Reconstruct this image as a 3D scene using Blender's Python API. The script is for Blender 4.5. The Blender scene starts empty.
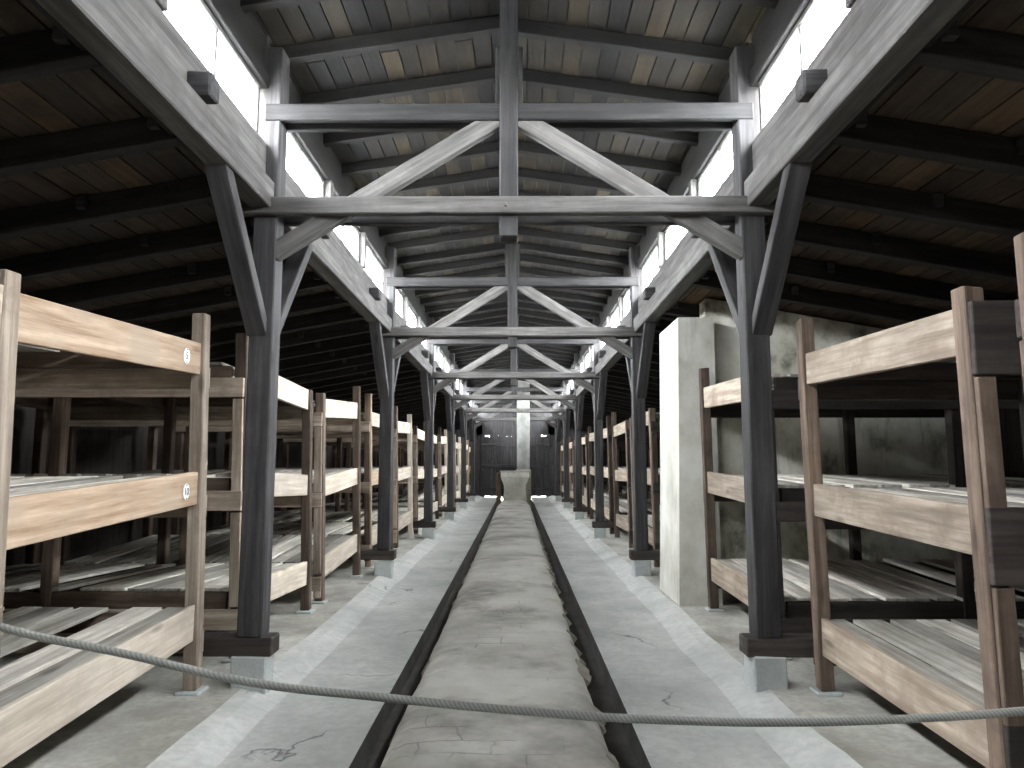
import bpy, math, random
from mathutils import Vector, noise
random.seed(7)
S = bpy.context.scene
COL = S.collection

# ------------------------------------------------------------------ camera, sky, exposure
FPX = 720.0
cam_d = bpy.data.cameras.new('camera')
cam = bpy.data.objects.new('camera', cam_d); COL.objects.link(cam)
cam_d.sensor_width = 36.0
cam_d.lens = 36.0 * FPX / 1024.0
cam_d.clip_start = 0.05; cam_d.clip_end = 400
cam.location = (0.05, 0.0, 1.45)
PITCH = math.atan(80.0 / FPX); YAW = math.atan(4.5 / math.hypot(FPX, 80))
cam.rotation_euler = (math.pi / 2 + PITCH, 0, YAW)
S.camera = cam

world = bpy.data.worlds.new('overcast_sky'); S.world = world
world.use_nodes = True
bg = world.node_tree.nodes['Background']
bg.inputs['Color'].default_value = (0.97, 0.985, 1.0, 1)
bg.inputs['Strength'].default_value = 30.0

S.view_settings.view_transform = 'Standard'
S.view_settings.look = 'None'
S.view_settings.gamma = 1.0
S.view_settings.use_curve_mapping = False
S.view_settings.exposure = 2.2
S.cycles.max_bounces = 10
S.cycles.diffuse_bounces = 6
S.cycles.transparent_max_bounces = 12
S.cycles.sample_clamp_indirect = 12.0

def portal(loc, rot, sx, sy):
    """Sky portal in a real opening: guides sampling of the sky, gives no light of its own."""
    l = bpy.data.lights.new('sky_portal', 'AREA'); l.shape = 'RECTANGLE'; l.size = sx; l.size_y = sy
    l.cycles.is_portal = True
    o = bpy.data.objects.new('sky_portal', l); COL.objects.link(o)
    o.location = loc; o.rotation_euler = rot
    return o

# ------------------------------------------------------------------ layout numbers (metres)
BAY = 4.53
def FY(k): return 4.70 + BAY * k          # centre of timber frame k (0 = first one in view)
Y_NEAR, Y_FAR = FY(-2), FY(6)
HALF = 4.70                                # half width of the hall
Z_SIDE = 0.08                              # floor level under the bunks
def z_low(x): return 3.27 - 0.18 * (abs(x) - 1.65)      # underside of lower roof boards
def z_up(x): return 4.62 - 0.15 * abs(x)                # underside of upper roof boards

portal((-1.79, (Y_NEAR + Y_FAR) / 2, 3.725), (0, -math.pi / 2, 0), 0.50, Y_FAR - Y_NEAR)
portal((1.79, (Y_NEAR + Y_FAR) / 2, 3.725), (0, math.pi / 2, 0), 0.50, Y_FAR - Y_NEAR)

# ------------------------------------------------------------------ materials
class N:
    def __init__(s, name):
        s.m = bpy.data.materials.new(name); s.m.use_nodes = True
        s.t = s.m.node_tree; s.b = s.t.nodes['Principled BSDF']; s.out = s.t.nodes['Material Output']
        s.b.inputs['Specular IOR Level'].default_value = 0.25
    def add(s, kind, **kw):
        n = s.t.nodes.new(kind)
        for k, v in kw.items():
            if k in n.inputs: n.inputs[k].default_value = v
            else: setattr(n, k, v)
        return n
    def link(s, a, b): s.t.links.new(a, b)
    def coord(s, scale, spread=60.0):
        tc = s.add('ShaderNodeTexCoord'); oi = s.add('ShaderNodeObjectInfo')
        m = s.add('ShaderNodeVectorMath', operation='MULTIPLY_ADD')
        cb = s.add('ShaderNodeCombineXYZ'); 
        for i in range(3): s.link(oi.outputs['Random'], cb.inputs[i])
        s.link(cb.outputs[0], m.inputs[0]); m.inputs[1].default_value = (spread, spread * 1.7, spread * 0.6)
        s.link(tc.outputs['Object'], m.inputs[2])
        mp = s.add('ShaderNodeMapping'); mp.inputs['Scale'].default_value = scale
        s.link(m.outputs[0], mp.inputs[0])
        return mp.outputs[0], m.outputs[0], oi.outputs['Random']
    def noise(s, vec, scale, detail=5.0, rough=0.6):
        n = s.add('ShaderNodeTexNoise'); n.inputs['Scale'].default_value = scale
        n.inputs['Detail'].default_value = detail; n.inputs['Roughness'].default_value = rough
        s.link(vec, n.inputs['Vector']); return n.outputs['Fac']
    def ramp(s, fac, stops):
        r = s.add('ShaderNodeValToRGB'); e = r.color_ramp.elements
        while len(e) < len(stops): e.new(0.5)
        for q, (p, c) in zip(e, stops):
            q.position = p; q.color = (*c, 1) if len(c) == 3 else c
        s.link(fac, r.inputs[0]); return r.outputs[0]
    def mix(s, fac, a, b, mode='MIX'):
        n = s.add('ShaderNodeMix', data_type='RGBA', blend_type=mode)
        if isinstance(fac, float): n.inputs[0].default_value = fac
        else: s.link(fac, n.inputs[0])
        for sock, v in ((n.inputs[6], a), (n.inputs[7], b)):
            if isinstance(v, tuple): sock.default_value = (*v, 1)
            else: s.link(v, sock)
        return n.outputs[2]
    def bump(s, h, strength, dist=0.01):
        b = s.add('ShaderNodeBump'); b.inputs['Strength'].default_value = strength; b.inputs['Distance'].default_value = dist
        s.link(h, b.inputs['Height']); s.link(b.outputs[0], s.b.inputs['Normal'])

WOODS = {   # dark tone, light tone, stain tone, stain amount, spread of tone between pieces
    'tan':    ((0.2517, 0.164, 0.103), (0.4728, 0.3584, 0.2593), (0.3203, 0.2517, 0.1906), 0.75, 0.2),
    'pale':   ((0.4704, 0.3976, 0.3136), (0.7392, 0.6608, 0.56), (0.448, 0.3808, 0.3136), 0.7, 0.25),
    'grey':   ((0.2281, 0.1793, 0.1358), (0.4997, 0.4183, 0.3368), (0.2173, 0.163, 0.1249), 0.8, 0.35),
    'brown':  ((0.07312, 0.0507, 0.03705), (0.1852, 0.1346, 0.1024), (0.06825, 0.04875, 0.039), 0.8, 0.5),
    'dark':   ((0.0275, 0.022, 0.0198), (0.0715, 0.0583, 0.0517), (0.033, 0.0264, 0.0242), 0.7, 0.3),
    'slat':   ((0.288, 0.264, 0.228), (0.6, 0.564, 0.504), (0.264, 0.228, 0.192), 0.6, 0.55),
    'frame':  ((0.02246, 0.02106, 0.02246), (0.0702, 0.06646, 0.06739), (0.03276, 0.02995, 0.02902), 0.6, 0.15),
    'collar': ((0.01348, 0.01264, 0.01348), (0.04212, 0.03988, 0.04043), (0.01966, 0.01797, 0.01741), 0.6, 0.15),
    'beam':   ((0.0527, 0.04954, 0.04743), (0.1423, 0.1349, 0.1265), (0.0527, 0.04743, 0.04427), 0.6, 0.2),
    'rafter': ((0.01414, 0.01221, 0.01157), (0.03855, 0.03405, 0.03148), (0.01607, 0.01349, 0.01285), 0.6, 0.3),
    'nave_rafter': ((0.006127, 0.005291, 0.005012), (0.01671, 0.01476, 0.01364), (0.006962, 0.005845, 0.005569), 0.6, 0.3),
}
_wood = {}
def wood(kind, axis):
    key = (kind, axis)
    if key in _wood: return _wood[key]
    d, l, st, amt, spread = WOODS[kind]
    n = N(f'{kind}_wood_grain_{axis}')
    sc = [22.0, 22.0, 22.0]; sc['xyz'.index(axis)] = 1.3
    v, raw, rnd = n.coord(tuple(sc))
    g = n.noise(v, 1.0, 7.0, 0.65)
    col = n.ramp(g, [(0.36, d), (0.51, tuple((a + b) / 2 for a, b in zip(d, l))), (0.64, l)])
    s2 = n.noise(raw, 3.4, 6.0, 0.68)
    msk = n.ramp(s2, [(0.46, (0, 0, 0)), (0.68, (amt, amt, amt))])
    col = n.mix(msk, col, st)
    ks = [5.0, 5.0, 5.0]; ks['xyz'.index(axis)] = 1.5
    km = n.add('ShaderNodeMapping'); km.inputs['Scale'].default_value = ks; n.link(raw, km.inputs[0])
    kv = n.add('ShaderNodeTexVoronoi'); kv.inputs['Scale'].default_value = 1.0; n.link(km.outputs[0], kv.inputs['Vector'])
    col = n.mix(n.ramp(kv.outputs['Distance'], [(0.05, (0.75, 0.75, 0.75)), (0.14, (0, 0, 0))]), col, tuple(c * 0.45 for c in d))
    hsv = n.add('ShaderNodeHueSaturation')
    mr = n.add('ShaderNodeMapRange'); mr.inputs[3].default_value = 1.0 - spread; mr.inputs[4].default_value = 1.0 + spread * 0.8
    n.link(rnd, mr.inputs[0]); n.link(mr.outputs[0], hsv.inputs['Value']); n.link(col, hsv.inputs['Color'])
    n.link(hsv.outputs[0], n.b.inputs['Base Color'])
    n.b.inputs['Roughness'].default_value = 0.72
    n.bump(g, 0.35, 0.006)
    _wood[key] = n.m
    return n.m

def roof_boards(name, tones):
    """Weathered boards: every board (or island of a joined mesh) its own tone."""
    n = N(name)
    v, raw, rnd = n.coord((24.0, 1.4, 24.0))
    geo = n.add('ShaderNodeNewGeometry')
    ad = n.add('ShaderNodeMath', operation='ADD'); n.link(rnd, ad.inputs[0]); n.link(geo.outputs['Random Per Island'], ad.inputs[1])
    fr = n.add('ShaderNodeMath', operation='FRACT'); n.link(ad.outputs[0], fr.inputs[0])
    base = n.ramp(fr.outputs[0], [(i / len(tones), t) for i, t in enumerate(tones)])
    g = n.noise(v, 1.0, 6.0, 0.65)
    dk = n.ramp(g, [(0.3, (0.55, 0.55, 0.55)), (0.7, (1.25, 1.25, 1.25))])
    col = n.mix(1.0, base, dk, 'MULTIPLY')
    bl = n.noise(raw, 3.0, 4.0, 0.6)
    col = n.mix(n.ramp(bl, [(0.45, (0, 0, 0)), (0.66, (0.8, 0.8, 0.8))]), col, tuple(c * 0.45 for c in tones[0]))
    n.link(col, n.b.inputs['Base Color']); n.b.inputs['Roughness'].default_value = 0.8
    n.bump(g, 0.3, 0.006)
    return n.m
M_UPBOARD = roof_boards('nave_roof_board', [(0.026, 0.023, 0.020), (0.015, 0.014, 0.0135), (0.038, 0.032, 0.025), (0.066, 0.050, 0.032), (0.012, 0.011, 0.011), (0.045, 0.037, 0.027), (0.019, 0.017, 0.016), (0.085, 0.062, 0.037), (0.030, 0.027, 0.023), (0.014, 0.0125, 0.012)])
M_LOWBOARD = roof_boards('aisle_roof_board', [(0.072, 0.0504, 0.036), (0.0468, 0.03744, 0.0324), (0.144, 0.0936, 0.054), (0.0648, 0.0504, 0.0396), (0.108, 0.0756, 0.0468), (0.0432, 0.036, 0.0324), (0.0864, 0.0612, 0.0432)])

def concrete(name, lo, hi, scale=1.6, cracks=0.0, rough=0.85, bump=0.25):
    n = N(name)
    v, raw, rnd = n.coord((1, 1, 1), 12.0)
    a = n.noise(v, scale, 6.0, 0.62); b = n.noise(v, scale * 14, 4.0, 0.6)
    col = n.ramp(a, [(0.33, lo), (0.66, hi)])
    col = n.mix(n.ramp(b, [(0.35, (0.35, 0.35, 0.35)), (0.6, (0, 0, 0))]), col, tuple(c * 0.8 for c in lo))
    h = b
    if cracks:
        w = n.add('ShaderNodeVectorMath', operation='MULTIPLY_ADD')
        nz = n.add('ShaderNodeTexNoise'); nz.inputs['Scale'].default_value = 3.0; nz.inputs['Detail'].default_value = 5.0
        n.link(v, nz.inputs['Vector']); n.link(nz.outputs['Color'], w.inputs[0]); w.inputs[1].default_value = (0.5, 0.5, 0.5); n.link(v, w.inputs[2])
        vo = n.add('ShaderNodeTexVoronoi', feature='DISTANCE_TO_EDGE'); vo.inputs['Scale'].default_value = 0.55
        n.link(w.outputs[0], vo.inputs['Vector'])
        line = n.ramp(vo.outputs['Distance'], [(0.0, (1, 1, 1)), (0.007, (0, 0, 0))])
        gate = n.ramp(n.noise(v, 0.9, 2.0), [(0.50, (0, 0, 0)), (0.58, (cracks, cracks, cracks))])
        mk = n.mix(1.0, line, gate, 'MULTIPLY')
        col = n.mix(mk, col, (0.06, 0.058, 0.05))
    n.link(col, n.b.inputs['Base Color']); n.b.inputs['Roughness'].default_value = rough
    n.bump(h, bump, 0.008)
    return n.m
M_FLOOR = concrete('worn_concrete', (0.3565, 0.3622, 0.345), (0.5405, 0.5463, 0.5232), 1.3, 0.8)
M_DUSTY = concrete('dusty_bay_floor', (0.24, 0.228, 0.198), (0.504, 0.492, 0.444), 1.8, 0.6)
M_BLOCK = concrete('footing_concrete', (0.352, 0.374, 0.3685), (0.484, 0.506, 0.495), 4.0)
M_CHANNEL = concrete('dark_channel_bed', (0.055, 0.050, 0.045), (0.10, 0.095, 0.085), 4.0, rough=0.95)  # channel bed and sides, much darker than the floor around them
M_FELT = concrete('roofing_felt', (0.05, 0.05, 0.05), (0.085, 0.085, 0.083), 2.0)
M_GROUND = concrete('trodden_grass', (0.14, 0.15, 0.10), (0.24, 0.24, 0.18), 0.8)

def flue_mat():
    n = N('mortared_brick_flue')
    v, raw, rnd = n.coord((0.85, 0.85, 0.85), 0.0)
    a = n.noise(v, 1.7, 6.0, 0.6)
    col = n.ramp(a, [(0.32, (0.40, 0.39, 0.345)), (0.5, (0.56, 0.55, 0.50)), (0.68, (0.68, 0.67, 0.62))])
    mp = n.add('ShaderNodeMapping'); mp.inputs['Scale'].default_value = (0.85, 0.85, 0.85); n.link(v, mp.inputs[0])
    st = n.noise(mp.outputs[0], 1.6, 5.0, 0.65)
    col = n.mix(n.ramp(st, [(0.36, (0.85, 0.85, 0.85)), (0.52, (0, 0, 0))]), col, (0.25, 0.235, 0.205))
    br = n.add('ShaderNodeTexBrick')
    br.inputs['Scale'].default_value = 1.0; br.inputs['Brick Width'].default_value = 0.27; br.inputs['Row Height'].default_value = 0.135
    br.inputs['Mortar Size'].default_value = 0.006; br.inputs['Mortar Smooth'].default_value = 0.6
    br.inputs['Color1'].default_value = (0, 0, 0, 1); br.inputs['Color2'].default_value = (0, 0, 0, 1); br.inputs['Mortar'].default_value = (1, 1, 1, 1)
    wv = n.add('ShaderNodeVectorMath', operation='MULTIPLY_ADD'); nz = n.add('ShaderNodeTexNoise'); nz.inputs['Scale'].default_value = 5.0
    n.link(v, nz.inputs['Vector']); n.link(nz.outputs['Color'], wv.inputs[0]); wv.inputs[1].default_value = (0.12, 0.1, 0); n.link(v, wv.inputs[2])
    n.link(wv.outputs[0], br.inputs['Vector'])
    gate = n.ramp(n.noise(v, 2.2, 3.0), [(0.52, (0, 0, 0)), (0.66, (0.5, 0.5, 0.5))])
    col = n.mix(n.mix(1.0, br.outputs['Color'], gate, 'MULTIPLY'), col, (0.15, 0.135, 0.115))
    ch = n.noise(v, 26.0, 3.0)
    col = n.mix(n.ramp(ch, [(0.66, (0, 0, 0)), (0.72, (0.5, 0.5, 0.5))]), col, (0.56, 0.55, 0.52))
    n.link(col, n.b.inputs['Base Color']); n.b.inputs['Roughness'].default_value = 0.8
    n.bump(st, 0.2, 0.008)
    return n.m
M_FLUE = flue_mat()

def plaster(name, lo, mid, hi, stain):
    n = N(name)
    v, raw, rnd = n.coord((1, 1, 0.8), 9.0)
    a = n.noise(v, 2.2, 7.0, 0.65)
    col = n.ramp(a, [(0.34, lo), (0.48, mid), (0.64, hi)])
    mp = n.add('ShaderNodeMapping'); mp.inputs['Scale'].default_value = (5, 5, 0.7); n.link(v, mp.inputs[0])
    st = n.noise(mp.outputs[0], 1.2, 5.0, 0.65)
    col = n.mix(n.ramp(st, [(0.56, (0, 0, 0)), (0.70, (stain, stain, stain))]), col, (0.12, 0.115, 0.095))
    n.link(col, n.b.inputs['Base Color']); n.b.inputs['Roughness'].default_value = 0.85
    n.bump(a, 0.4, 0.012)
    return n.m
M_PIER = plaster('pale_plaster', (0.40, 0.39, 0.33), (0.52, 0.51, 0.45), (0.64, 0.63, 0.58), 0.35)
M_MOULD = plaster('mottled_plaster', (0.17, 0.16, 0.115), (0.66, 0.64, 0.54), (0.86, 0.84, 0.77), 0.75)
M_WHITEWASH = plaster('whitewashed_brick', (0.16, 0.16, 0.145), (0.24, 0.24, 0.225), (0.31, 0.31, 0.295), 0.3)
M_STOVE = plaster('limewashed_stove', (0.46, 0.45, 0.40), (0.60, 0.59, 0.54), (0.70, 0.69, 0.64), 0.3)

def brick_mat():
    n = N('edge_brick'); v, raw, rnd = n.coord((1, 1, 1), 30.0)
    col = n.ramp(n.noise(v, 9.0, 5.0), [(0.3, (0.24, 0.21, 0.175)), (0.65, (0.40, 0.375, 0.32))])
    n.link(col, n.b.inputs['Base Color']); n.b.inputs['Roughness'].default_value = 0.9
    return n.m
M_BRICK = brick_mat()

def simple(name, col, rough=0.5, metal=0.0):
    n = N(name); v, raw, rnd = n.coord((1, 1, 1), 5.0)
    f = n.noise(v, 30.0, 3.0)
    c = n.ramp(f, [(0.3, tuple(x * 0.8 for x in col)), (0.7, tuple(min(1, x * 1.1) for x in col))])
    n.link(c, n.b.inputs['Base Color']); n.b.inputs['Roughness'].default_value = rough; n.b.inputs['Metallic'].default_value = metal
    return n.m
M_TAG = simple('white_enamel', (0.85, 0.85, 0.83), 0.35)
M_INK = simple('black_number_paint', (0.03, 0.03, 0.03), 0.6)
M_IRON = simple('dark_iron', (0.10, 0.095, 0.09), 0.5, 0.7)

def rope_mat():
    n = N('twisted_steel_rope'); tc = n.add('ShaderNodeTexCoord')
    mp = n.add('ShaderNodeMapping'); mp.inputs['Rotation'].default_value = (0, math.radians(35), 0); n.link(tc.outputs['Object'], mp.inputs[0])
    w = n.add('ShaderNodeTexWave'); w.inputs['Scale'].default_value = 26.0; n.link(mp.outputs[0], w.inputs['Vector'])
    c = n.ramp(w.outputs['Fac'], [(0.2, (0.22, 0.22, 0.205)), (0.8, (0.31, 0.31, 0.29))])
    n.link(c, n.b.inputs['Base Color']); n.b.inputs['Roughness'].default_value = 0.5; n.b.inputs['Metallic'].default_value = 0.0
    n.bump(w.outputs['Fac'], 0.25, 0.002)
    return n.m
M_ROPE = rope_mat()

def glass_mat():
    n = N('dusty_window_glass')
    tr = n.add('ShaderNodeBsdfTransparent'); tr.inputs[0].default_value = (0.95, 0.97, 0.98, 1)
    tl = n.add('ShaderNodeBsdfTranslucent'); tl.inputs[0].default_value = (0.85, 0.87, 0.9, 1)
    v, raw, rnd = n.coord((1, 1, 1), 20.0)
    f = n.ramp(n.noise(v, 7.0, 4.0), [(0.3, (0.22, 0.22, 0.22)), (0.7, (0.40, 0.40, 0.40))])
    m = n.add('ShaderNodeMixShader'); n.link(f, m.inputs[0]); n.link(tr.outputs[0], m.inputs[1]); n.link(tl.outputs[0], m.inputs[2])
    n.link(m.outputs[0], n.out.inputs['Surface'])
    return n.m
M_GLASS = glass_mat()

# ------------------------------------------------------------------ mesh helpers
def mesh_of(name, v, f, smooth=False):
    me = bpy.data.meshes.new(name); me.from_pydata(v, [], f); me.update()
    if smooth:
        me.polygons.foreach_set('use_smooth', [True] * len(me.polygons))
    return me
def box_data(x0, x1, y0, y1, z0, z1):
    v = [(x0, y0, z0), (x1, y0, z0), (x1, y1, z0), (x0, y1, z0), (x0, y0, z1), (x1, y0, z1), (x1, y1, z1), (x0, y1, z1)]
    f = [(0, 3, 2, 1), (4, 5, 6, 7), (0, 1, 5, 4), (1, 2, 6, 5), (2, 3, 7, 6), (3, 0, 4, 7)]
    return v, f
_cb = {}
def timber(sx, sy, sz, c=0.006, rnd=0.0, seed=0):
    """A sawn timber centred on its origin, arrises taken off, a little out of true."""
    key = (round(sx, 4), round(sy, 4), round(sz, 4), c, rnd, seed)
    if key in _cb: return _cb[key]
    r = random.Random(seed * 131 + int(sx * 997 + sy * 7919 + sz * 104729))
    c = min(c, sx * .3, sy * .3, sz * .3)
    hx, hy, hz = sx / 2, sy / 2, sz / 2
    v = []; idx = {}
    for a in (-1, 1):
        for b in (-1, 1):
            for d in (-1, 1):
                j = [r.uniform(-rnd, rnd) for _ in range(3)]
                base = (a * hx + j[0] * min(1, sx * 6), b * hy + j[1] * min(1, sy * 6), d * hz + j[2] * min(1, sz * 6))
                for ax in range(3):
                    p = list(base)
                    for k, sgn in enumerate((a, b, d)):
                        if k != ax: p[k] -= sgn * c
                    idx[(a, b, d, ax)] = len(v); v.append(tuple(p))
    f = []
    def face(ids, nrm):
        p = [Vector(v[i]) for i in ids]
        nn = (p[1] - p[0]).cross(p[2] - p[0])
        f.append(tuple(ids) if nn.dot(Vector(nrm)) > 0 else tuple(reversed(ids)))
    for ax in range(3):
        for sg in (-1, 1):
            o = [k for k in range(3) if k != ax]; ids = []
            for p, q in ((-1, -1), (1, -1), (1, 1), (-1, 1)):
                s = [0, 0, 0]; s[ax] = sg; s[o[0]] = p; s[o[1]] = q
                ids.append(idx[(*s, ax)])
            nr = [0, 0, 0]; nr[ax] = sg; face(ids, nr)
    for ax in range(3):
        o = [k for k in range(3) if k != ax]
        for p in (-1, 1):
            for q in (-1, 1):
                ids = []
                for e, w in ((-1, o[0]), (1, o[0]), (1, o[1]), (-1, o[1])):
                    s = [0, 0, 0]; s[ax] = e; s[o[0]] = p; s[o[1]] = q
                    ids.append(idx[(*s, w)])
                nr = [0, 0, 0]; nr[o[0]] = p; nr[o[1]] = q; face(ids, nr)
    for a in (-1, 1):
        for b in (-1, 1):
            for d in (-1, 1): face([idx[(a, b, d, k)] for k in range(3)], (a, b, d))
    me = mesh_of('sawn_timber', v, f)
    _cb[key] = me
    return me

def obj(name, me, mat, parent=None, loc=(0, 0, 0), rot=(0, 0, 0)):
    o = bpy.data.objects.new(name, me); COL.objects.link(o)
    if mat is not None:
        if not me.materials: me.materials.append(mat)
        elif me.materials[0] != mat:
            o.material_slots[0].link = 'OBJECT'; o.material_slots[0].material = mat
    o.location = loc; o.rotation_euler = rot
    if parent is not None: o.parent = parent
    return o
def tb(name, x0, x1, y0, y1, z0, z1, kind, axis, parent=None, c=0.006, rnd=0.0, seed=0, rot=(0, 0, 0)):
    """Timber between two corners; kind is a wood key or a material."""
    mat = wood(kind, axis) if isinstance(kind, str) else kind
    me = timber(abs(x1 - x0), abs(y1 - y0), abs(z1 - z0), c, rnd, seed)
    return obj(name, me, mat, parent, ((x0 + x1) / 2, (y0 + y1) / 2, (z0 + z1) / 2), rot)
def strut(name, a, b, w, d, kind, parent, side=(0, 1, 0), c=0.006):
    """Timber running from a to b; d is its size along `side`, w across."""
    a, b = Vector(a), Vector(b); zax = (b - a).normalized(); yax = Vector(side); xax = yax.cross(zax).normalized(); yax = zax.cross(xax)
    me = timber(w, d, (b - a).length, c)
    o = obj(name, me, wood(kind, 'z'), parent)
    from mathutils import Matrix
    R = Matrix((xax, yax, zax)).transposed()
    o.rotation_euler = R.to_euler(); o.location = (a + b) / 2
    return o
def empty(name, loc=(0, 0, 0), rz=0.0):
    o = bpy.data.objects.new(name, None); COL.objects.link(o); o.location = loc; o.rotation_euler = (0, 0, rz); o.empty_display_size = 0.1
    return o
def tag(o, label, cat, group=None):
    o['label'] = label; o['category'] = cat
    if group: o['group'] = group
    return o
def struct(o, label=None):
    o['kind'] = 'structure'
    if label: o['label'] = label
    return o
def stuff(o): o['kind'] = 'stuff'; return o
def joined(name, boxes, mat, parent=None):
    v, f = [], []
    for b in boxes:
        bv, bf = box_data(*b) if len(b) == 6 else b
        k = len(v); v += bv; f += [tuple(i + k for i in q) for q in bf]
    return obj(name, mesh_of(name, v, f), mat, parent)
def ordinal(i):
    return ['first', 'second', 'third', 'fourth', 'fifth', 'sixth', 'seventh', 'eighth', 'ninth', 'tenth', 'eleventh', 'twelfth', 'thirteenth', 'fourteenth', 'fifteenth'][i]

# ------------------------------------------------------------------ ground and floor
def build_floor():
    rows = 150; prof = [(-4.85, Z_SIDE), (-3.2, Z_SIDE), (-2.2, Z_SIDE), (-1.64, Z_SIDE), (-1.54, .06), (-1.40, .004), (-1.30, 0), (-1.0, 0), (-0.757, 0), (-0.752, -.13),
            (-.3, -.13), (.3, -.13), (.692, -.13), (.697, 0), (.95, 0), (1.25, 0), (1.36, .004), (1.50, .06), (1.60, Z_SIDE), (2.2, Z_SIDE), (3.2, Z_SIDE), (4.85, Z_SIDE)]
    v, f = [], []
    for i in range(rows + 1):
        y = Y_NEAR + (Y_FAR - Y_NEAR) * i / rows
        for j, (x, z) in enumerate(prof):
            e = 0.0
            if 1.3 < abs(x) < 1.7: e = 0.035 * noise.noise((x, y * 0.9, 3)) + 0.02 * noise.noise((x * 2, y * 3.1, 8))
            dz = 0.006 * noise.noise((x * 1.3, y * 0.8, 0)) if z >= 0 else 0
            if 1.35 < abs(x) < 1.6: dz += 0.012 * noise.noise((x * 5, y * 2.2, 1))
            v.append((x + e, y, z + dz))
    n = len(prof)
    for i in range(rows):
        for j in range(n - 1):
            a = i * n + j; f.append((a, a + 1, a + n + 1, a + n))
    me = mesh_of('floor', v, f)
    me.materials.append(M_FLOOR); me.materials.append(M_CHANNEL); me.materials.append(M_DUSTY)
    for p in me.polygons:
        if p.center.z < -0.05: p.material_index = 1
        elif abs(p.center.x) > 1.62: p.material_index = 2
    o = bpy.data.objects.new('floor', me); COL.objects.link(o)
    return struct(o)
build_floor()
struct(obj('ground', mesh_of('ground', [(-90, -60, -.15), (90, -60, -.15), (90, 120, -.15), (-90, 120, -.15)], [(0, 1, 2, 3)]), M_GROUND))

# ------------------------------------------------------------------ outer walls
def side_wall(s, name):
    x0, x1 = sorted((s * HALF, s * (HALF + 0.12)))
    struct(tb(name, x0, x1, Y_NEAR, Y_FAR, -0.12, 2.86, 'dark', 'z', c=0))
side_wall(-1, 'wall_left'); side_wall(1, 'wall_right')

def gable(name, y0, y1, door_half, door_top):
    """Gable wall with a door opening; outline follows the two roofs."""
    r = struct(empty(name, (0, y0, 0)))
    t = y1 - y0
    def panel(pts, nm):
        n = len(pts)
        v = [(x, 0, z) for x, z in pts] + [(x, t, z) for x, z in pts]
        f = [tuple(range(n)), tuple(reversed(range(n, 2 * n)))] + [(i, n + i, n + (i + 1) % n, (i + 1) % n) for i in range(n)]
        obj(nm, mesh_of(nm, v, f), wood('frame', 'z'), r)
    for s in (-1, 1):
        panel([(s * door_half, -.1), (s * (HALF + .12), -.1), (s * (HALF + .12), z_low(HALF + .12)), (s * 1.72, z_low(1.72)), (s * door_half, z_low(1.72))], 'side_panel')
    panel([(-1.72, door_top), (1.72, door_top), (1.72, z_up(1.72)), (0, z_up(0)), (-1.72, z_up(1.72))], 'top_panel')
    return r
gable('wall_far', Y_FAR, Y_FAR + 0.12, 1.45, 2.70)
gable('wall_near', Y_NEAR - 0.12, Y_NEAR, 1.40, 2.60)

# far doors: two leaves of planks; daylight leaks below them and at the outer top corners
def plank_door(n, x0, x1, outer, yw, flip):
    """Ledged plank leaf closing against the inner face of the gable."""
    r = struct(empty(f'door_{n}', ((x0 + x1) / 2, yw, 0.0), math.pi if flip else 0.0))
    w = (x1 - x0) / 8; hw = (x1 - x0) / 2
    for i in range(8):
        a = x0 + i * w - (x0 + x1) / 2
        k = i if outer < 0 else 7 - i                     # counted from the hinge side
        lo = .012 if flip or k in (0, 5, 6, 7) else (.05, .035, .045, .03)[k - 1]
        hi = 2.675 if k == 1 and not flip else 2.76
        tb('plank', a + .0005, a + w - .0005, 0, .035, lo, hi, 'frame', 'z', r, c=.002)
        if i: tb('cover_strip', a - .03, a + .03, -.012, 0, .06, 2.62, 'frame', 'z', r, c=.002)
    for z in (.35, 1.36, 2.3):
        tb('ledge', -hw + .06, hw - .06, -.045, -.012, z - .06, z + .06, 'frame', 'x', r)
    tb('hinge', outer * hw - .25 * (outer > 0), outer * hw + .25 * (outer < 0), -.058, -.045, 2.27, 2.33, M_IRON, 'x', r)
plank_door(1, -1.52, -0.0005, -1, Y_FAR - .036, False); plank_door(2, 0.0005, 1.52, 1, Y_FAR - .036, False)
plank_door(3, -1.50, -0.0005, 1, Y_NEAR + .036, True); plank_door(4, 0.0005, 1.50, -1, Y_NEAR + .036, True)
struct(tb('trim_3', -.05, .05, Y_FAR - .10, Y_FAR - .082, .02, 2.7, 'frame', 'z'))
thr = struct(tb('trim_1', -1.5, 1.5, Y_FAR - .05, Y_FAR + .1, -.05, .02, M_BLOCK, 'x'))

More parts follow.
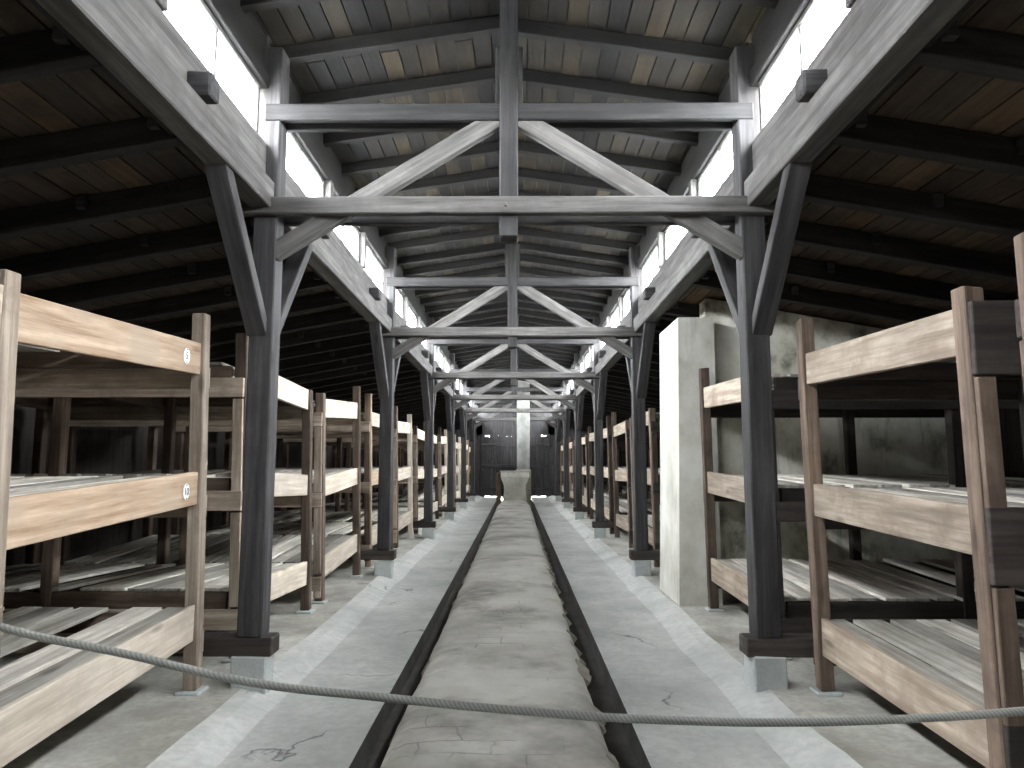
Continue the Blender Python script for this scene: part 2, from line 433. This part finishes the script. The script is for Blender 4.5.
# ------------------------------------------------------------------ roofs
def rafter_y(k, n, i): return FY(k) + BAY * (i + 0.5) / n
def build_upper(s, side):
    r = struct(empty(f'ceiling_upper_{side}', (0, 0, 0)))
    ang = s * math.atan(0.15)
    cs = math.cos(ang)
    # rafters under the boards
    L = 1.98
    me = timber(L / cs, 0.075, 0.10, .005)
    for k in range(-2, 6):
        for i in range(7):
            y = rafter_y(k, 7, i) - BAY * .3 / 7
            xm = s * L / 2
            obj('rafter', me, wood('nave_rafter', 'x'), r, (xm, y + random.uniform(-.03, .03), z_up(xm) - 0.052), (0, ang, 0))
    rows, w = 15, 2.05 / 15
    seg = 2 * BAY / 7
    rest = []
    bm = None
    for j in range(rows):
        xm = s * (j + .5) * w
        y = FY(-1) + BAY * 0.5 / 7 + (seg / 2 if j % 2 else 0) + BAY * 5 / 7
        ys = y
        while y < Y_FAR - .05:
            y2 = min(y + seg, Y_FAR)
            me = bpy.data.meshes.get(f'nave_board_{round(y2 - y, 2)}') 
            if me is None:
                me = mesh_of(f'nave_board_{round(y2 - y, 2)}', *box_data(-w / 2 + .004, w / 2 - .004, -(y2 - y) / 2 + .001, (y2 - y) / 2 - .001, 0, .022))
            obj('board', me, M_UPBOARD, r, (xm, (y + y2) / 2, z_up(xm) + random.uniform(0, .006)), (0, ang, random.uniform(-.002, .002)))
            y = y2
        rest.append((xm, ys))
    vv, ff = [], []
    for xm, ye in rest:                      # behind the camera
        y = Y_NEAR
        while y < ye - .01:
            y2 = min(y + seg, ye)
            bv, bf = box_data(xm - w / 2 + .003, xm + w / 2 - .003, y, y2, 0, .022)
            bv = [(a, b, z_up(a) + c) for a, b, c in bv]
            q = len(vv); vv += bv; ff += [tuple(i + q for i in g) for g in bf]; y = y2
    stuff(obj('boards_over_entrance', mesh_of('boards_over_entrance', vv, ff), M_UPBOARD, r))
    xa, xb = 0, s * 2.06
    v = []
    for y in (Y_NEAR - .3, Y_FAR + .3):
        for x in (xa, xb):
            for dz in (.032, .05): v.append((x, y, z_up(x) + dz))
    obj('roof_felt', mesh_of('roof_felt', v, [(0, 1, 3, 2), (4, 6, 7, 5), (0, 2, 6, 4), (1, 5, 7, 3), (0, 4, 5, 1), (2, 3, 7, 6)]), M_FELT, r)
build_upper(-1, 'left'); build_upper(1, 'right')
struct(tb('trim_2', -.07, .07, Y_NEAR, Y_FAR, z_up(0) - .005, z_up(0) + .02, 'nave_rafter', 'y'))

def build_lower(s, side):
    r = struct(empty(f'ceiling_lower_{side}', (0, 0, 0)))
    ang = s * math.atan(0.18); cs = math.cos(ang)
    x0, x1 = 1.705, HALF - .005
    L = x1 - x0; xm = s * (x0 + x1) / 2
    me = timber(L / cs, 0.09, 0.15, .005)
    for k in range(-2, 6):
        for i in range(6):
            y = rafter_y(k, 6, i)
            if s > 0 and 7.30 < y < 7.75: y = 7.86
            obj('rafter', me, wood('rafter', 'x'), r, (xm, y, z_low(xm) - 0.076), (0, ang, 0))
            for xc in (1.80, 2.62):
                tb('cleat', s * xc - .03, s * xc + .03, y - .085, y - .045, z_low(xc) - .09, z_low(xc) - .005, 'frame', 'x', r)
    rows = 21; w = (HALF + .35 - 1.72) / rows
    seg = BAY / 2
    rest = []
    for j in range(rows):
        x = s * (1.72 + (j + .5) * w)
        y = FY(-1) + BAY / 12 + (seg / 2 if j % 2 else 0) + (0 if j % 3 else BAY / 6)
        ys = y
        while y < Y_FAR - .05:
            y2 = min(y + seg, Y_FAR)
            key = f'aisle_board_{round(y2 - y, 2)}'
            me = bpy.data.meshes.get(key)
            if me is None:
                me = mesh_of(key, *box_data(-w / 2 + .004, w / 2 - .004, -(y2 - y) / 2 + .001, (y2 - y) / 2 - .001, 0, .022))
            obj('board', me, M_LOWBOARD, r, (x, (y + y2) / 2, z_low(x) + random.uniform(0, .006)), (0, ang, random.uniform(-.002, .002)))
            y = y2
        rest.append((x, ys))
    vv, ff = [], []
    for x, ye in rest:
        y = Y_NEAR
        while y < ye - .01:
            y2 = min(y + seg, ye)
            bv, bf = box_data(x - w / 2 + .003, x + w / 2 - .003, y, y2, 0, .022)
            bv = [(a, b, z_low(a) + c) for a, b, c in bv]
            q = len(vv); vv += bv; ff += [tuple(i + q for i in g) for g in bf]; y = y2
    stuff(obj('boards_over_entrance', mesh_of('boards_over_entrance', vv, ff), M_LOWBOARD, r))
    xa, xb = s * 1.72, s * (HALF + .36); v = []
    for y in (Y_NEAR - .3, Y_FAR + .3):
        for x in (xa, xb):
            for dz in (.032, .05): v.append((x, y, z_low(x) + dz))
    obj('roof_felt', mesh_of('roof_felt', v, [(0, 1, 3, 2), (4, 6, 7, 5), (0, 2, 6, 4), (1, 5, 7, 3), (0, 4, 5, 1), (2, 3, 7, 6)]), M_FELT, r)
build_lower(-1, 'left'); build_lower(1, 'right')

# ------------------------------------------------------------------ clerestory walls with their windows
WZ0, WZ1 = 3.58, 3.97
win_n = 0
def clerestory(s, side):
    global win_n
    r = struct(empty(f'wall_clerestory_{side}', (0, 0, 0)))
    for k in range(-2, 6):
        ya, yb = FY(k) + (.065 if k > -2 else 0), FY(k + 1) - (.10 if k < 5 else 0)
        a, b = sorted((s * 1.555, s * 1.70))
        tb('plate_beam', a, b, ya, yb, 3.12, 3.31, 'beam', 'y', r, c=.008)
        a, b = sorted((s * 1.62, s * 1.70))
        tb('sill_board', a, b, ya - .05, yb + .05, 3.345, WZ0, 'beam', 'y', r, c=.004)
        a, b = sorted((s * 1.62, s * 1.72))
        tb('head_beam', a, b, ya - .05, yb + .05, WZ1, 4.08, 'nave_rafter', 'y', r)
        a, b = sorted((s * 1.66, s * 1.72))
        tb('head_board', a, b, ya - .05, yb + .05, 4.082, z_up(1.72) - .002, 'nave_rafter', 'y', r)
        a, b = sorted((s * 1.705, s * 1.73))
        tb('weather_board', a, b, ya - .1, yb + .1, 3.13, WZ0, 'nave_rafter', 'y', r, c=.002)
        for i in (1, 4):       # ends of cross timbers resting on the plate
            y = rafter_y(k, 6, i) - .06
            a, b = sorted((s * 1.50, s * 1.72))
            tb('block_end', a, b, y - .06, y + .06, 3.312, 3.44, 'frame', 'x', r, c=.01)
        n = 3; W = (yb - ya) / n
        for i in range(n):
            w0, w1 = ya + i * W, ya + (i + 1) * W
            a, b = sorted((s * 1.60, s * 1.70))
            if i: tb('mullion', a, b, w0 - .045, w0 + .045, WZ0, WZ1, 'beam', 'z', r)
            win_n += 1
            wo = struct(empty(f'window_{win_n}', (s * 1.68, (w0 + w1) / 2, WZ0)))
            hw = W / 2 - .048; H = WZ1 - WZ0
            for nm, p in (('frame_bar', (-.02, .02, -hw, hw, 0, .03)), ('frame_bar', (-.02, .02, -hw, hw, H - .03, H)),
                          ('frame_bar', (-.02, .02, -hw, -hw + .03, .03, H - .03)), ('frame_bar', (-.02, .02, hw - .03, hw, .03, H - .03)),
                          ('muntin', (-.015, .015, -.012, .012, .03, H - .03))):
                tb(nm, *p, 'beam', 'y', wo, c=.003)
            for q in (-1, 1):
                lo, hi = sorted((q * .012, q * (hw - .03)))
                obj('pane', mesh_pane(hi - lo, H - .06), M_GLASS, wo, (0, (lo + hi) / 2, H / 2))
_pane = {}
def mesh_pane(w, h):
    k = (round(w, 3), round(h, 3))
    if k not in _pane: _pane[k] = mesh_of('pane', *box_data(-.0015, .0015, -w / 2, w / 2, -h / 2, h / 2))
    return _pane[k]
clerestory(-1, 'left'); clerestory(1, 'right')

# ------------------------------------------------------------------ timber frames of the nave
def make_frame(k):
    r = empty('timber_frame', (0, FY(k), 0))
    for s in (-1, 1):
        a, b = sorted((s * 1.535, s * 1.69))
        tb('post', a, b, -.098, .06, .378, z_up(1.6) - .11, 'frame', 'z', r, c=.008)
        a, b = sorted((s * 1.47, s * 2.62))
        tb('sill_beam', a, b, -.10, .065, .264, .377, 'dark', 'x', r, c=.008)
        a, b = sorted((s * 1.505, s * 1.72))
        tb('footing_block', a, b, -.11, .09, -.02, .263, M_BLOCK, 'x', r, c=.01, rnd=.01, seed=k + 9 * s)
        strut('knee_brace', (s * 1.64, -.06, 2.30), (s * 1.64, -.82, 3.16), .085, .13, 'frame', r, side=(1, 0, 0))
        strut('knee_brace', (s * 1.615, .03, 2.30), (s * 1.615, .78, 3.16), .085, .13, 'frame', r, side=(1, 0, 0))
        strut('brace', (s * .02, -.058, 3.80), (s * 1.56, -.058, 2.84), .125, .06, 'beam', r)
    tb('tie_plank', -1.77, 1.77, -.16, -.09, 3.077, 3.193, 'beam', 'x', r, c=.008)
    tb('tie_plank', -1.77, 1.77, .05, .11, 3.077, 3.193, 'frame', 'x', r, c=.008)
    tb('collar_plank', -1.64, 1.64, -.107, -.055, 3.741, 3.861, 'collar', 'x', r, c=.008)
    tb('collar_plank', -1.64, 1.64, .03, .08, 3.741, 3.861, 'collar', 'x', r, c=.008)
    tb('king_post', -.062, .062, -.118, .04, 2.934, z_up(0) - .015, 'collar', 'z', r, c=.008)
    tb('post_pad', -.095, .095, .041, .07, 3.87, 4.35, 'frame', 'z', r)
    for x in (-1.61, -.02, 1.62):
        tb('bolt', x - .012, x + .012, -.172, -.158, 3.12, 3.145, M_IRON, 'x', r, c=.006)
    return r
for n_, k in enumerate(range(-1, 6)):
    f = make_frame(k)
    where = 'overhead just behind the viewer' if k < 0 else {0: 'first and largest in view', 1: 'second in view, just behind the plaster pier'}.get(k, f'{ordinal(k)} in view along the aisle')
    tag(f, f'dark timber post-and-brace roof frame, {where}', 'roof frame', 'timber frames spanning the aisle')

# ------------------------------------------------------------------ brick flue, stove and chimney
def build_flue():
    prof = [(-.60, -.13), (-.585, .02), (-.572, .06), (-.548, .115), (-.51, .162), (-.455, .19), (-.34, .203), (-.15, .207), (.05, .208), (.25, .205), (.36, .199), (.43, .180), (.468, .14), (.49, .08), (.505, .02), (.515, -.13)]
    v, f = [], []; n = len(prof); y0, y1 = Y_NEAR + 1.2, 25.2; rows = int((y1 - y0) / .06)
    for i in range(rows + 1):
        y = y0 + (y1 - y0) * i / rows
        tp = 1.0 - .22 * max(0, (y - 23.2) / 2.0) ** 1.5
        for j, (x, z) in enumerate(prof):
            e = .014 * noise.noise((x * 2, y * 1.2, 5)) + .008 * noise.noise((x * 3, y * 4, 2))
            dz = .007 * noise.noise((x * 3, y * 1.4, 0)) + .003 * noise.noise((x * 7, y * 7, 4))
            course = .004 if (y / .135) % 1 < .12 else 0      # course joints across the flue
            v.append(((x + .04) * tp - .04 + (e if abs(x) > .35 else e * .3), y, z + (dz - course if z > 0 else 0)))
    for i in range(rows):
        for j in range(n - 1):
            a = i * n + j; f.append((a, a + 1, a + n + 1, a + n))
    f.append(tuple(range(n))); 
    r = tag(empty('heating_flue', (0, y0, 0)), 'long low mortared brick heating flue running down the middle of the aisle', 'flue')
    o = obj('mortar_body', mesh_of('flue', v, f, True), M_FLUE, r, (0, -y0, 0))
    me = timber(.10, .115, .05, .004, .010, 3); me2 = timber(.12, .12, .055, .005, .012, 5)
    y = 2.9; i = 0
    while y < 15:
        rr = random.Random(i)
        if rr.random() < .42:
            obj('brick', me if i % 2 else me2, M_BRICK, r, (.452 + rr.uniform(-.006, .012), y - y0, .122 + rr.uniform(-.012, .004)), (rr.uniform(-.12, .12), .75 + rr.uniform(-.15, .15), rr.uniform(-.2, .2)))
        if rr.random() < .12:
            obj('brick', me, M_BRICK, r, (-.535 + rr.uniform(-.01, .004), y - y0, .085 + rr.uniform(-.012, .002)), (rr.uniform(-.12, .12), -.9 + rr.uniform(-.15, .15), rr.uniform(-.2, .2)))
        y += .138; i += 1
build_flue()
def build_stove():
    r = tag(empty('brick_stove', (0, 25.2, 0)), 'waisted mortared brick stove closing the far end of the flue', 'stove')
    v, f = [], []
    secs = [(-.13, .44), (.15, .43), (.35, .40), (.55, .385), (.72, .40), (.88, .46), (1.0, .50), (1.16, .50)]
    for z, h in secs:
        for x, y in ((-h, 0), (h, 0), (h, .95), (-h, .95)):
            v.append((x * .98 - .005, y + (.0 if y else (.5 - h) * 1.2), z))
    for i in range(len(secs) - 1):
        for j in range(4):
            a, b = i * 4 + j, i * 4 + (j + 1) % 4; f.append((a, b, b + 4, a + 4))
    f.append((0, 3, 2, 1)); q = (len(secs) - 1) * 4; f.append((q, q + 1, q + 2, q + 3))
    obj('stove_body', mesh_of('stove_body', v, f), M_STOVE, r)
    tb('side_shield', -.66, -.50, .25, .95, -.12, 1.14, 'brown', 'z', r)
    tb('top_slab', -.53, .52, .05, 1.0, 1.16, 1.21, M_BRICK, 'x', r, c=.01)
build_stove()
c_ = tag(empty('chimney_stack', (.30, 26.55, 0)), 'narrow whitewashed chimney stack rising through the roof behind the stove', 'chimney')
tb('shaft', -.235, .235, -.22, .22, -.12, 5.3, M_WHITEWASH, 'z', c_, c=.015)
tb('foot', -.28, .28, -.26, .26, -.12, 1.25, M_BRICK, 'z', c_, c=.02)

# ------------------------------------------------------------------ plaster pier and cross wall
def build_pier():
    r = tag(empty('plaster_pier', (1.85, 7.2, 0)), 'massive pale plastered pier with a mottled cross wall, between the bunks', 'pier')
    # pier, slightly battered
    v = []
    for z, i in ((.0, 0), (1.5, .035), (2.93, .06)):
        for x, y in ((-.22 + i, 0), (.20, 0), (.20, .95), (-.22 + i, .95)): v.append((x, y, z))
    f = [(3, 2, 1, 0), (8, 9, 10, 11)]
    for b in (0, 4):
        for j in range(4):
            a, c = b + j, b + (j + 1) % 4; f.append((a, c, c + 4, a + 4))
    obj('pier_shaft', mesh_of('pier_shaft', v, f), M_PIER, r)
    pts = [(2.00, .0), (HALF - .01, .0), (HALF - .01, z_low(HALF) - .02), (2.06, z_low(2.06) - .02), (2.03, z_low(2.03) - .03)]
    n = len(pts)
    v = [(x - 1.85, .22, z) for x, z in pts] + [(x - 1.85, .46, z) for x, z in pts]
    f = [tuple(range(n)), tuple(reversed(range(n, 2 * n)))] + [(i, n + i, n + (i + 1) % n, (i + 1) % n) for i in range(n)]
    obj('cross_wall', mesh_of('cross_wall', v, f), M_MOULD, r)['label'] = 'mould-mottled plaster cross wall'
build_pier()

# ------------------------------------------------------------------ bunks
BD = 2.68      # depth of a bunk towards the wall
TIERS = ((.36, .575), (1.18, 1.375), (1.99, 2.185))
def make_bunk(side, y0, L, hn, hf, wd, seed, rise=0.0, drop=0.0, tall=False):
    """Three-tier bunk. Local x runs from the aisle into the bay, y along the aisle. hn/hf: heights of near and far front posts;
    rise: how far its far end stands higher than its near end; drop lowers all tiers."""
    rr = random.Random(seed)
    s = -1 if side == 'left' else 1
    LEAN = .023 if s < 0 else -.013
    if s < 0: r = empty('bunk', (-1.868, y0 + L, Z_SIDE), math.pi); hn, hf = hf, hn; g = -rise / L
    else: r = empty('bunk', (1.868, y0, Z_SIDE), 0.0); g = rise / L
    up = lambda y: (rise if s < 0 else 0.0) + g * y - drop          # local lift at y
    tilt = math.atan(g)
    lx = lambda z: LEAN * z
    P = .085; rot = (0, math.atan(LEAN), 0)
    for yy, h in ((0, hn), (L - P, hf)):
        pk = wd['post'][0 if rr.random() < .5 else 1]
        z1 = h - Z_SIDE
        o = tb('post', 0, P, yy, yy + P, 0.02, z1, pk, 'z', r, c=.006, rnd=.004, seed=rr.randint(0, 3), rot=rot)
        o.location.x += lx(z1 / 2)
        tb('foot_pad', -.03, .12, yy - .03, yy + P + .03, -.02, .02, M_BLOCK, 'x', r, c=.008, rnd=.006, seed=rr.randint(0, 3))
        ys = yy - .030 if yy == 0 else yy + P + .001
        u = up(yy)
        for za, zb in ((.12, .19), (.35, 1.00), (1.15, 1.81)):        # cleats that carry the end boards
            o = tb('cleat', .012, .085, ys, ys + .029, za + u, zb + u, wd['cleat'], 'z', r, c=.004, rot=rot); o.location.x += lx((za + zb) / 2)
    for xx in (1.36, BD - P):
        for yy in (0.0, L - P):
            tb('post', xx, xx + P, yy, yy + P, 0, 2.10 - Z_SIDE + rr.uniform(-.05, .12), wd['inner'], 'z', r, rnd=.004, seed=1)
    um = up(L / 2)
    for t, (za, zb) in enumerate(TIERS):
        za -= Z_SIDE; zb -= Z_SIDE
        xo = .022 + lx((za + zb) / 2)
        rk = wd['rail'][t]
        tb('front_rail', xo, xo + .04, P - .01, L - P + .01, za + um, zb + um, rk, 'y', r, c=.004, rnd=.005, seed=rr.randint(0, 3), rot=(tilt + rr.uniform(-.004, .004), 0, 0))
        for xx in (1.36 + P, BD - P - .036):
            tb('inner_rail', xx, xx + .034, P, L - P, za + um, zb - .055 + um, wd['inner'], 'y', r, c=.004, rot=(tilt, 0, 0))
        zt = zb - .052
        for ye in (-.032, L + .0):
            near = (ye < 0) == (s > 0)
            u = up(ye)
            top = zb + .01 if tall and near else za + .05
            tb('end_board', .008 + lx(za), BD, ye, ye + .032, za - .09 + u, top + u, wd['end'], 'x', r, c=.004)
        for ye in (.005, L - .045):
            u = up(ye)
            tb('bearer', P + .03 + lx(za), BD, ye, ye + .04, za + .04 + u, zt + u, wd['inner'], 'x', r, c=.004)
        x = .075 + lx(zb)
        gaps = (.02, .035, .05, .075) if t == 2 else (.012, .02, .035, .05)
        while x < BD - .12:
            w = rr.choice((.125, .15, .18))
            if rr.random() < .13: x += w * .7; continue
            o = tb('slat', x, x + w, .006, L - .006, zt + .002 + um, zt + .025 + um, 'slat', 'y', r, c=.003)
            o.rotation_euler = (tilt, 0, rr.uniform(-.02, .02)); o.location.z += rr.uniform(0, .004)
            x += w + rr.choice(gaps)
    return r
W_TAN = dict(post=('tan', 'grey'), rail=('pale', 'tan', 'tan'), end='grey', inner='brown', cleat='grey')
W_PALE = dict(post=('pale', 'brown'), rail=('pale', 'pale', 'pale'), end='grey', inner='brown', cleat='grey')
W_MIX = dict(post=('brown', 'tan'), rail=('pale', 'tan', 'pale'), end='grey', inner='brown', cleat='brown')
W_GREY = dict(post=('brown', 'brown'), rail=('grey', 'grey', 'grey'), end='dark', inner='dark', cleat='brown')
W_DARK = dict(post=('brown', 'brown'), rail=('grey', 'grey', 'grey'), end='dark', inner='dark', cleat='dark')

bunks = {}
def row(side, spec):
    for i, (y0, L, hn, hf, wd, *more) in enumerate(spec):
        b = make_bunk(side, y0, L, hn, hf, wd, 17 * i + (3 if side == 'left' else 5), *more)
        bunks[side, i] = b
        if side == 'left':
            where = ['outside the picture edge, tied to the rope', 'with warm tan rails and two white number tags', 'with pale rails, just past the first timber frame',
                     'with pale rails, just before the second timber frame'][i] if i < 4 else f'{ordinal(i - 1)} in view along the left row'
        else:
            where = ['only its light post showing at the right edge', 'with weathered grey rails, crossed by the rope', 'standing against the plaster pier'][i] if i < 3 else f'{ordinal(i - 3)} beyond the plaster pier in the right row'
        tag(b, f'three-tier wooden bunk, {where}', 'bunk', f'three-tier bunks of the {side} row')
left = [(.80, 1.75, 2.2, 2.42, W_TAN), (2.70, 1.855, 2.20, 2.40, W_TAN, .085, .06, True), (5.18, 1.74, 2.40, 2.16, W_PALE, -.06, -.03), (7.30, 1.75, 2.17, 2.42, W_PALE, .10, .07)]
right = [(.79, 1.75, 2.2, 2.27, W_GREY), (2.84, 1.725, 2.16, 2.36, W_GREY, .055, .10, True), (5.28, 1.76, 2.12, 2.38, W_DARK, .05, .05)]
rr_ = random.Random(11)
for k in range(1, 6):
    for off in (.46, 2.60):
        y0 = FY(k) + off
        left.append((y0, 1.74, rr_.choice((2.17, 2.4, 2.2)), rr_.choice((2.18, 2.42, 2.38)), rr_.choice((W_PALE, W_MIX, W_PALE)), rr_.uniform(-.03, .07), .02))
        right.append((y0, 1.74, rr_.choice((2.17, 2.4, 2.2)), rr_.choice((2.18, 2.42, 2.38)), rr_.choice((W_GREY, W_DARK)), rr_.uniform(-.03, .07), .02))
row('left', left); row('right', right)

# white number tags nailed to the rails of the tan bunk
def number_tag(z, text, ypos):
    x = -1.868 - .022 - .023 * (z - Z_SIDE) + .003
    r = empty('number_tag', (x, ypos, z), 0)
    seg = 24; v = [(0.0, 0, 0), (.004, 0, 0)]; f = []
    for i in range(seg):
        a = 2 * math.pi * i / seg
        v.append((0, .040 * math.cos(a), .048 * math.sin(a))); v.append((.004, .040 * math.cos(a), .048 * math.sin(a)))
    for i in range(seg):
        a, b = 2 + 2 * i, 2 + 2 * ((i + 1) % seg)
        f += [(0, b, a), (1, a + 1, b + 1), (a, b, b + 1, a + 1)]
    plate = obj('plate', mesh_of('tag_plate', v, f), M_TAG, r)
    for q in (-1, 1): tb('nail', .002, .008, -.004, .004, q * .040 - .004, q * .040 + .004, M_IRON, 'x', r, c=.002)
    cu = bpy.data.curves.new('tag_number', 'FONT'); cu.body = text; cu.size = .062; cu.align_x = 'CENTER'; cu.align_y = 'CENTER'; cu.extrude = .0006
    tmp = bpy.data.objects.new('number_text', cu); me = bpy.data.meshes.new_from_object(tmp); bpy.data.objects.remove(tmp)
    t = obj('number', me, M_INK, plate)
    t.location = (.0050, 0, 0); t.rotation_euler = (math.pi / 2, 0, math.pi / 2)
    return r
tag(number_tag(2.095, '5', 4.27), 'white oval number tag on the top rail of the tan bunk', 'tag', 'number tags on the tan bunk')
tag(number_tag(1.285, '10', 4.31), 'white oval number tag on the middle rail of the tan bunk', 'tag', 'number tags on the tan bunk')

# ------------------------------------------------------------------ barrier rope across the aisle
def build_rope():
    pts = [(-1.86, 2.49, .962), (-1.690, 2.490, 0.905), (-1.245, 2.490, 0.814), (-0.84, 2.490, 0.727), (-0.404, 2.490, 0.680), (-0.005, 2.490, 0.643), (0.392, 2.490, 0.615), (0.985, 2.490, 0.603), (1.379, 2.490, 0.617), (1.724, 2.490, 0.640), (1.845, 2.49, .652)]
    cu = bpy.data.curves.new('rope_path', 'CURVE'); cu.dimensions = '3D'; cu.bevel_depth = .0135; cu.bevel_resolution = 3; cu.resolution_u = 8
    sp = cu.splines.new('BEZIER'); sp.bezier_points.add(len(pts) - 1)
    for p, q in zip(sp.bezier_points, pts):
        p.co = q; p.handle_left_type = p.handle_right_type = 'AUTO'
    r = tag(empty('barrier_rope', (0, 2.6, 0)), 'grey twisted steel barrier rope slung across the aisle between the bunks', 'rope')
    def as_mesh(cu, nm):
        o = bpy.data.objects.new(nm, cu); me = bpy.data.meshes.new_from_object(o); bpy.data.objects.remove(o)
        me.polygons.foreach_set('use_smooth', [True] * len(me.polygons)); return me
    obj('strand', as_mesh(cu, 'rope_strand'), M_ROPE, r, (0, -2.6, 0))
    for x0, y0, z in ((-1.868 - .045 - .023 * .85, 2.508, .965), (1.868 + .04 - .013 * .5, 2.498, .652)):
        c2 = bpy.data.curves.new('rope_loop', 'CURVE'); c2.dimensions = '3D'; c2.bevel_depth = .0135; c2.bevel_resolution = 3; c2.resolution_u = 6
        s2 = c2.splines.new('POLY'); w = .060; ring = [(-w, -w), (w, -w), (w, w), (-w, w)]
        s2.points.add(15)
        for i in range(16):
            a, b = ring[(i // 4) % 4], ring[(i // 4 + 1) % 4]; t = (i % 4) / 4
            s2.points[i].co = (x0 + a[0] * (1 - t) + b[0] * t, y0 + a[1] * (1 - t) + b[1] * t, z, 1)
        s2.use_cyclic_u = True
        obj('loop', as_mesh(c2, 'rope_loop'), M_ROPE, r, (0, -2.6, 0))
build_rope()
